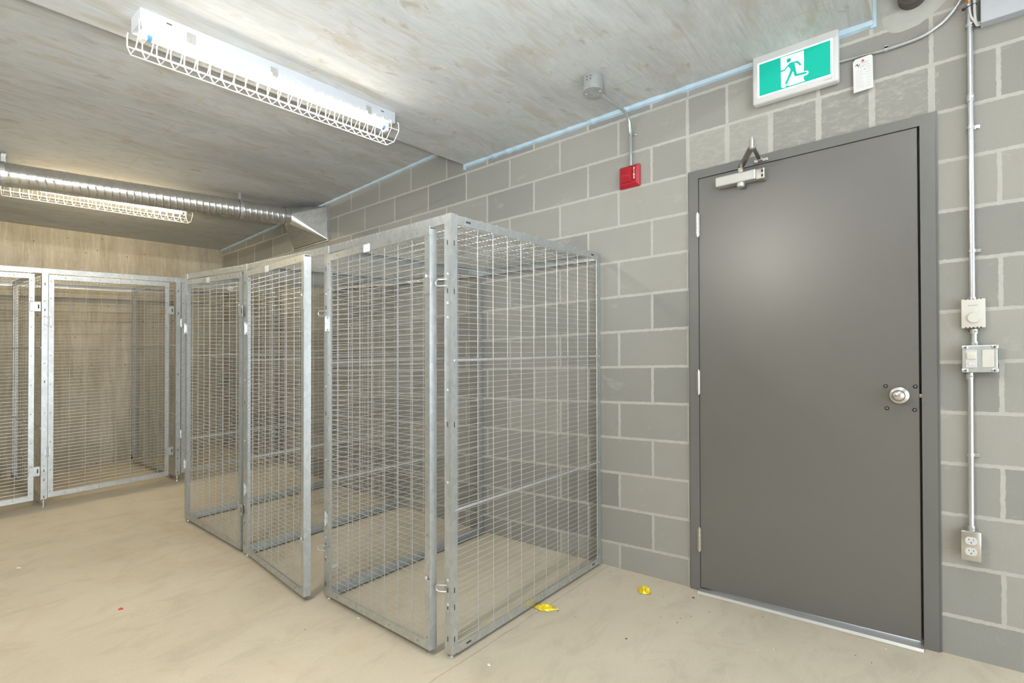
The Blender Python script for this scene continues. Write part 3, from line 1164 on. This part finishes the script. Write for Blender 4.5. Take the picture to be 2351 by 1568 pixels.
tg = thing('inspection_tag', (.782, -.02, 2.352), 'white printed inspection tag with a red dot, hanging beside the exit sign', 'tag')
mb = MB()
mb.poly([(.749, 2.352), (.8205, 2.355), (.8190, 2.4915), (.812, 2.5005), (.756, 2.4975), (.747, 2.487)], -.0225, -.0215)
card = mb.build('card', 'paper', tg)
MB().tube([(.7835, -.0229, 2.4835), (.7835, -.0223, 2.4835)], .0052, 16).build('red_dot', 'redink', tg)
mb = MB().mat('darkink')
bar_pts = [((.757, 2.468), (.763, 2.4745)), ((.763, 2.4745), (.766, 2.464)), ((.766, 2.464), (.772, 2.470))]
for a_, b__ in bar_pts:
    stroke(mb, [a_, b__], .0012, -.0229, -.0224)
mb.mat('ink')
for (z, x0, x1) in ((2.476, .773, .803), (2.4705, .778, .800), (2.462, .770, .808), (2.456, .764, .790), (2.452, .796, .812)):
    mb.box(x0, x1, -.0228, -.0224, z, z + .0016)
for i in range(13):
    z = 2.443 - i * .0062
    mb.box(.757, .757 + (.026 if i % 3 else .031), -.0227, -.0224, z, z + .0009)
    if i % 2 == 0:
        mb.box(.794, .814, -.0227, -.0224, z, z + .0008)
mb.mat('darkink').box(.789, .7925, -.0228, -.0224, 2.4425, 2.445)
mb.build('printed_lines', 'ink', tg)

# ------------------------------------------------------------------ fire alarm, ceiling box and conduit
al = thing('fire_alarm_horn', (-.329, 0, 2.186), 'small red fire alarm horn lettered FIRE on the block wall', 'fire alarm')
AX0, AX1, AZ0, AZ1 = -.3925, -.2655, 2.185, 2.310
mb = MB()


def frustum(mb, x0, x1, z0, z1, ya, ins, yb):
    vs = [(x0, ya, z0), (x1, ya, z0), (x1, ya, z1), (x0, ya, z1), (x0 + ins, yb, z0 + ins), (x1 - ins, yb, z0 + ins), (x1 - ins, yb, z1 - ins), (x0 + ins, yb, z1 - ins)]
    mb.add(vs, [[0, 1, 2, 3], [4, 5, 6, 7], [0, 1, 5, 4], [1, 2, 6, 5], [2, 3, 7, 6], [3, 0, 4, 7]])


mb.rbox(AX0, AX1, -.018, 0, AZ0, AZ1, .008, 3)
frustum(mb, AX0 + .003, AX1 - .003, AZ0 + .003, AZ1 - .003, -.016, .014, -.030)
al_base = mb.build('base', 'red', al)
mb = MB()
frustum(mb, AX0 + .015, AX0 + .087, AZ0 + .022, AZ1 - .016, -.029, .007, -.046)
horn = mb.build('horn_cover', 'red', al)
mb = MB()
for k in range(11):
    x = AX0 + .025 + k * .0048
    mb.box(x, x + .0019, -.0474, -.0455, AZ0 + .031, AZ0 + .058)
    mb.box(x, x + .0019, -.0474, -.0455, AZ0 + .066, AZ1 - .025)
mb.build('grille', 'red', horn)
MB().box(AX0 + .089, AX0 + .110, -.0312, -.029, AZ0 + .024, AZ1 - .018).build('letter_strip', 'reddark', al)
for ch, z in (('F', 2.2740), ('I', 2.2575), ('R', 2.2410), ('E', 2.2245)):
    cu = bpy.data.curves.new('letter', 'FONT')
    cu.body = ch
    cu.size = .0190
    cu.align_x = 'CENTER'
    cu.extrude = .0006
    cu.offset = .0004
    cu.materials.append(M['lettering'])
    tmp = bpy.data.objects.new('letter_curve', cu)
    me = bpy.data.meshes.new_from_object(tmp)
    bpy.data.objects.remove(tmp)
    o = bpy.data.objects.new('letter', me)
    COL.objects.link(o)
    o.parent = al
    o.location = Vector((AX0 + .0995, -.0318, z)) - Vector(al['org'])
    o.rotation_euler = (math.pi / 2, 0, 0)

jb = thing('junction_box', (-.318, -.435, near_z(-.435)), 'round galvanised junction box on the ceiling above the fire alarm', 'junction box')
zj = near_z(-.435)
MB().tube([(-.318, -.435, zj + .004), (-.318, -.435, zj - .078)], .050, 28).build('box_body', 'galv', jb, smooth=True)
MB().tube([(-.318, -.435, zj - .078), (-.318, -.435, zj - .081)], .0525, 28).build('cover_plate', 'galv', jb, smooth=True)
mb = MB()
for q in (3.4, 3.75, 4.6, 5.0):
    for dz in (.02, .035):
        c = (-.318 + .0502 * math.cos(q), -.435 + .0502 * math.sin(q), zj - dz)
        mb.disc_stack(c, (math.cos(q), math.sin(q), 0), [(0, .0035), (.0006, .003)], 8)
mb.build('knockout_hole', 'slot', jb)
mb = MB()
for q in (.3, 3.4):
    mb.disc_stack((-.318 + .036 * math.cos(q), -.435 + .036 * math.sin(q), zj - .081), (0, 0, -1), [(0, .004), (.002, .003)], 8)
mb.build('cover_screw', 'steel', jb)

cdt = thing('alarm_conduit', (-.32, -.012, 2.31), 'short bent steel conduit from the ceiling box down to the fire alarm', 'conduit')
pth = smooth_path([(-.318, -.385, zj - .058), (-.319, -.26, zj - .049), (-.320, -.14, zj - .042), (-.321, -.075, zj - .046), (-.3215, -.034, zj - .075), (-.3215, -.018, zj - .125), (-.321, -.0145, 2.46), (-.320, -.0145, 2.305)], 8)
MB().tube(pth, .0092, 12).build('pipe', 'emt', cdt, smooth=True)
mb = MB().tube([(-.3215, -.0145, 2.478), (-.3215, -.0145, 2.489)], .0115, 12)
mb.box(-.313, -.290, -.004, 0, 2.477, 2.490).tube([(-.298, -.008, 2.4835), (-.298, -.003, 2.4835)], .0045, 8)
mb.build('conduit_strap', 'emt', cdt, smooth=True)

# ------------------------------------------------------------------ services right of the door
def conduit(name, pts, label, straps=(), couplings=(), group='vertical conduits right of the door'):
    o = thing(name, (pts[0][0], 0, pts[0][2]), label, 'conduit', group)
    MB().tube(pts, .0096, 14).build('pipe', 'emt', o, smooth=True)
    for z in straps:
        x = pts[0][0]
        mb = MB().tube([(x, -.0145, z - .006), (x, -.0145, z + .006)], .0120, 12)
        mb.box(x + .008, x + .028, -.004, 0, z - .007, z + .007)
        mb.tube([(x + .021, -.009, z), (x + .021, -.003, z)], .0065, 8)
        mb.build('conduit_strap', 'emt', o, smooth=True)
    for z0, z1 in couplings:
        x = pts[0][0]
        mb = MB().tube([(x, -.0145, z0), (x, -.0145, z1)], .0125, 14)
        mb.tube([(x + .004, -.030, (z0 + z1) / 2), (x + .004, -.026, (z0 + z1) / 2)], .004, 8)
        mb.build('coupling', 'emt', o, smooth=True)
    return o


conduit('steel_conduit', [(1.136, -.0145, 1.405), (1.1362, -.0145, 2.0), (1.137, -.0145, 2.93)], 'long vertical steel conduit from the ceiling down to the thermostat', (2.089, 1.603), ((2.190, 2.218), (1.398, 1.420), (2.485, 2.500)))
conduit('steel_conduit', [(1.140, -.0145, 1.225), (1.140, -.0145, 1.295)], 'very short steel conduit between the thermostat and the switch box', (), ((1.226, 1.246), (1.276, 1.294)))
conduit('steel_conduit', [(1.126, -.0145, .505), (1.127, -.0145, .8), (1.128, -.0145, 1.125)], 'steel conduit from the switch box down to the power outlet', (.802,), ((.505, .527), (1.098, 1.122)))

th = thing('thermostat', (1.138, 0, 1.298), 'white dial thermostat on the wall right of the door', 'thermostat')
MB().box(1.106, 1.169, -.012, 0, 1.304, 1.408).build('back_box', 'galv', th)
mb = MB()
mb.rbox(1.1015, 1.1735, -.034, -.010, 1.2985, 1.412, .003, 2)
cov = mb.build('cover', 'cream', th, smooth=True)
MB().disc_stack((1.1385, -.034, 1.338), (0, -1, 0), [(0, .0205), (.004, .0200), (.008, .0185), (.0085, .012)], 32).build('dial', 'cream', th, smooth=True)
mb = MB()
for k in range(5):
    x = 1.1155 + k * .0112
    mb.box(x - .0022, x + .0022, -.0345, -.0310, 1.2980, 1.3025)
    mb.box(x - .0018, x + .0018, -.0345, -.0310, 1.4092, 1.4124)
mb.build('vent_slot', 'slot', cov)
mb = MB().mat('ink')
for k in range(7):
    q = math.pi * (1.12 - k * .205)
    c = (1.1385 + math.cos(q) * .026, 1.338 + math.sin(q) * .026)
    mb.box(c[0] - .0014, c[0] + .0014, -.0345, -.0339, c[1] - .0006, c[1] + .0006)
mb.tube([(1.1250, -.0346, 1.3865), (1.1250, -.0339, 1.3865)], .0024, 10)
for k in range(7):
    mb.box(1.1285 + k * .0034, 1.1311 + k * .0034, -.0346, -.0339, 1.3855, 1.3878)
mb.build('printed_marks', 'ink', cov)

sb = thing('switch_box', (1.154, 0, 1.125), 'steel switch box with a motion sensor switch, below the thermostat', 'switch')
mb = MB().rbox(1.1035, 1.2055, -.046, 0, 1.126, 1.2295, .003, 2)
mb.build('box_body', 'galv', sb)
mb = MB().mat('galv').rbox(1.102, 1.2065, -.051, -.045, 1.1245, 1.2310, .004, 2)
fp = mb.build('face_plate', 'galv', sb)
for (x, z) in ((1.111, 1.2225), (1.1985, 1.2225), (1.111, 1.133), (1.1985, 1.133)):
    mb = MB().rbox(x - .010, x + .010, -.054, -.047, z - .008, z + .008, .003, 2)
    mb.mat('slot') if False else None
    e = mb.build('corner_ear', 'emt', fp, smooth=True)
    MB().disc_stack((x + (.002 if x < 1.15 else -.002), -.054, z - .001), (0, -1, 0), [(0, .0032), (.0006, .003)], 10).build('ear_screw', 'slot', e)
MB().rbox(1.1125, 1.1465, -.0545, -.050, 1.1435, 1.2125, .0015, 1).build('sensor_switch', 'plastic', sb)
mb = MB().rbox(1.1155, 1.1440, -.060, -.053, 1.1760, 1.2030, .003, 2)
mb.build('sensor_lens', 'ivory', sb, smooth=True)
MB().rbox(1.1190, 1.1420, -.0560, -.053, 1.1500, 1.1660, .002, 1).build('override_button', 'plastic', sb)
MB().rbox(1.1610, 1.1945, -.0535, -.050, 1.1440, 1.2125, .0015, 1).build('blank_plate', 'cream', sb)

po = thing('power_outlet', (1.124, 0, .396), 'steel plated double power outlet low on the wall right of the door', 'power outlet')
MB().rbox(1.0965, 1.1505, -.044, 0, .400, .508, .002, 1).build('box_body', 'galv', po)
pl = MB().rbox(1.0935, 1.1545, -.051, -.043, .3960, .5110, .004, 2).build('face_plate', 'steel', po, smooth=True)
for zc in (.4745, .4330):
    mb = MB().mat('plastic')
    mb.poly([(1.1240 + math.cos(q * math.pi / 14) * .0180, zc + max(-.0148, min(.0148, math.sin(q * math.pi / 14) * .0180))) for q in range(28)], -.0532, -.0505)
    mb.mat('slot')
    mb.box(1.1165, 1.1182, -.0536, -.0530, zc + .001, zc + .008)
    mb.box(1.1298, 1.1315, -.0536, -.0530, zc + .001, zc + .0072)
    mb.tube([(1.1240, -.0536, zc - .0070), (1.1240, -.0530, zc - .0070)], .0024, 10)
    mb.build('socket', 'plastic', po)

wp = thing('electrical_panel', (1.5, 0, 2.474), 'white metal panel box at the top right, mostly cut off', 'panel box')
MB().rbox(1.1675, 1.92, -.046, 0, 2.4735, 2.74, .002, 1).build('enclosure', 'white', wp)
wb = thing('low_voltage_cables', (1.15, -.02, 2.49), 'bundle of white cables strapped to the conduit beside the panel box', 'cable')
MB().tube(smooth_path([(1.150, -.031, 2.93), (1.150, -.031, 2.60), (1.151, -.031, 2.525), (1.153, -.029, 2.497), (1.158, -.024, 2.487), (1.170, -.022, 2.489)], 8), .0048, 8).build('white_cable', 'plastic', wb, smooth=True)
MB().tube(smooth_path([(1.128, -.031, 2.93), (1.129, -.031, 2.62), (1.134, -.031, 2.56), (1.139, -.031, 2.52), (1.150, -.029, 2.494), (1.158, -.022, 2.480), (1.170, -.020, 2.482)], 8), .004, 8).build('white_cable', 'plastic', wb, smooth=True)
mb = MB()
mb.tube([(1.120, -.020, 2.556), (1.126, -.034, 2.557), (1.140, -.037, 2.560), (1.154, -.034, 2.562), (1.158, -.022, 2.562)], .0016, 6)
mb.rbox(1.112, 1.122, -.036, -.026, 2.551, 2.559, .0015, 1)
mb.build('cable_tie', 'black', wb)
mb = MB()
mb.tube(smooth_path([(1.128, -.034, 2.93), (1.134, -.036, 2.63), (1.137, -.036, 2.60), (1.133, -.036, 2.575)], 6), .003, 6)
mb.build('yellow_wire', 'yellow', wb, smooth=True)
mb = MB()
mb.tube([(1.124, -.034, 2.93), (1.127, -.036, 2.60), (1.130, -.036, 2.57)], .0022, 6)
mb.build('red_wire', 'redbit', wb, smooth=True)

pp = thing('waste_pipe', (.957, 0, 2.69), 'dark pipe stub coming through a patched hole at the top of the wall', 'pipe')
MB().tube([(.957, .02, 2.690), (.957, -.052, 2.690)], .0500, 28).build('pipe_stub', 'abs', pp, smooth=True)
MB().tube([(.957, .02, 2.715), (.957, -.075, 2.715)], .0440, 28).build('pipe_end', 'galv', pp, smooth=True)
pr_ = random.Random(11)
ringp = []
for k in range(40):
    q = 2 * math.pi * k / 40
    rx, rz = .125 * (1 + .12 * math.sin(3 * q + 1) + pr_.uniform(-.02, .02)), .105 * (1 + .12 * math.sin(2 * q) + pr_.uniform(-.02, .02))
    ringp.append((.958 + math.cos(q) * rx, 2.672 + math.sin(q) * rz))
gv, gf = [], []
for lv, (s, y) in enumerate(((1, -.0002), (.86, -.0042), (.5, -.0065))):
    for (x, z) in ringp:
        gv.append((.958 + (x - .958) * s, y, 2.672 + (z - 2.672) * s))
for lv in range(2):
    for k in range(40):
        k2 = (k + 1) % 40
        gf.append([lv * 40 + k, lv * 40 + k2, (lv + 1) * 40 + k2, (lv + 1) * 40 + k])
gf.append([80 + k for k in range(40)])
mb = MB()
mb.add(gv, gf)
mb.build('grout_patch', 'grout', pp, smooth=True)

# ------------------------------------------------------------------ litter on the floor
def crumple(mb, c, rx, ry, rz, seed, turn=0.0, n=7):
    """a creased scrap of foil or paper: a low uneven cushion on the floor"""
    r_ = random.Random(seed)
    vs, fs = [], []
    rings, segs = 4, 12
    ct, st = math.cos(turn), math.sin(turn)

    def P(a, b, h):
        x, y = a * ct - b * st, a * st + b * ct
        X, Y = c[0] + x, c[1] + y
        return (X, Y, floor_z(X, Y) + .0012 + h)
    for i in range(1, rings + 1):
        f = i / rings
        for k in range(segs):
            q = 2 * math.pi * k / segs
            e = 1 + (r_.uniform(-.22, .22) if i == rings else r_.uniform(-.1, .1))
            h = rz * (1 - f ** 2) * r_.uniform(.45, 1.25) if i < rings else rz * r_.uniform(0, .18)
            vs.append(P(math.cos(q) * rx * f * e, math.sin(q) * ry * f * e, max(h, 0)))
    vs.append(P(0, 0, rz))
    top = len(vs) - 1
    for i in range(rings - 1):
        for k in range(segs):
            k2 = (k + 1) % segs
            a, b = i * segs + k, i * segs + k2
            fs += [[a, b, b + segs], [a, b + segs, a + segs]]
    for k in range(segs):
        fs.append([top, k, (k + 1) % segs])
    mb.add(vs, fs)
    # flat underside
    base = (rings - 1) * segs
    mb.add([], [])
    mb.f.append([len(mb.v) - len(vs) + base + k for k in range(segs)][::-1])
    mb.m.append(mb.cur)


def fan(mb, x, y, a0, a1, r, n=5):
    vs = [(x, y, floor_z(x, y) + .004)]
    for k in range(n + 1):
        q = a0 + (a1 - a0) * k / n
        X, Y = x + math.cos(q) * r, y + math.sin(q) * r
        vs.append((X, Y, floor_z(X, Y) + .0015 + .004 * (k % 2)))
    mb.add(vs, [[0, k, k + 1] for k in range(1, n + 1)])


G_ = 'yellow sweet wrappers on the floor'
o = thing('candy_wrapper', (-.485, -.648, floor_z(-.485, -.648)), 'crumpled yellow sweet wrapper half under the end panel of the cage', 'wrapper', G_)
mb = MB().mat('yellow')
crumple(mb, (-.470, -.648), .056, .036, .018, 5, .35)
mb.build('foil_body', 'yellow', o)
mb = MB()
fan(mb, -.512, -.664, 2.5, 4.2, .045)
fan(mb, -.426, -.632, -.5, 1.0, .018)
mb.build('twisted_end', 'clearfoil', o)
o = thing('candy_wrapper', (-.165, -.190, floor_z(-.165, -.190)), 'cupped yellow sweet wrapper on the floor left of the door', 'wrapper', G_)
mb = MB()
crumple(mb, (-.165, -.190), .040, .034, .027, 9, -.4)
mb.build('foil_body', 'yellow', o)
mb = MB()
fan(mb, -.172, -.172, 1.0, 2.9, .034)
mb.build('twisted_end', 'clearfoil', o)


def scrap(name, x, y, rx, ry, rz, key, label, cat, seed, group=None):
    mb = MB()
    crumple(mb, (x, y), rx, ry, rz, seed, seed * .7)
    return tag(mb.build(name, key, origin=(x, y, floor_z(x, y))), label, cat, group)


scrap('paper_scrap', -1.765, -.975, .026, .018, .009, 'paper', 'white paper scrap on the floor behind the hinge side of the nearest cage door', 'scrap', 21)
scrap('paper_scrap', -.375, -1.170, .011, .006, .004, 'paper', 'tiny white scrap on the open floor right of the cage corner post', 'scrap', 22)
scrap('paper_scrap', -3.214, -2.161, .018, .010, .004, 'paper', 'small white scrap on the floor at the left edge', 'scrap', 23)
scrap('red_fragment', -2.177, -1.928, .012, .010, .006, 'redbit', 'small bright red fragment alone on the open floor', 'fragment', 24)
scrap('plastic_anchor', -1.132, -1.256, .004, .011, .004, 'paper', 'white bit of plastic under the front edge of the nearest cage door', 'fragment', 25)
scrap('dry_leaf', .062, -.114, .010, .006, .004, 'brown', 'brown dry leaf bit near the left foot of the door', 'fragment', 26)
scrap('dark_crumb', -.029, -.664, .006, .005, .003, 'brown', 'dark crumb on the floor in front of the door', 'fragment', 27)
gr = random.Random(5)
vsx = MB()
for k in range(70):
    x, y = gr.uniform(-.45, 1.1), -abs(gr.gauss(0, .35)) - .01
    if gr.random() < .3:
        x, y = gr.uniform(-3.2, 1.0), gr.uniform(-2.3, -.1)
    s = gr.uniform(.0012, .0035)
    key = 'paper' if gr.random() < .5 else 'brown'
    vsx.mat(key)
    z = floor_z(x, y)
    vsx.add([(x - s, y - s, z), (x + s * 1.3, y - s * .6, z), (x + s * .3, y + s, z), (x, y, z + s)], [[0, 1, 3], [1, 2, 3], [2, 0, 3], [0, 2, 1]])
tag(vsx.build('floor_grit', 'brown'), 'scattered pale and dark grit on the concrete floor', 'grit', None, 'stuff')
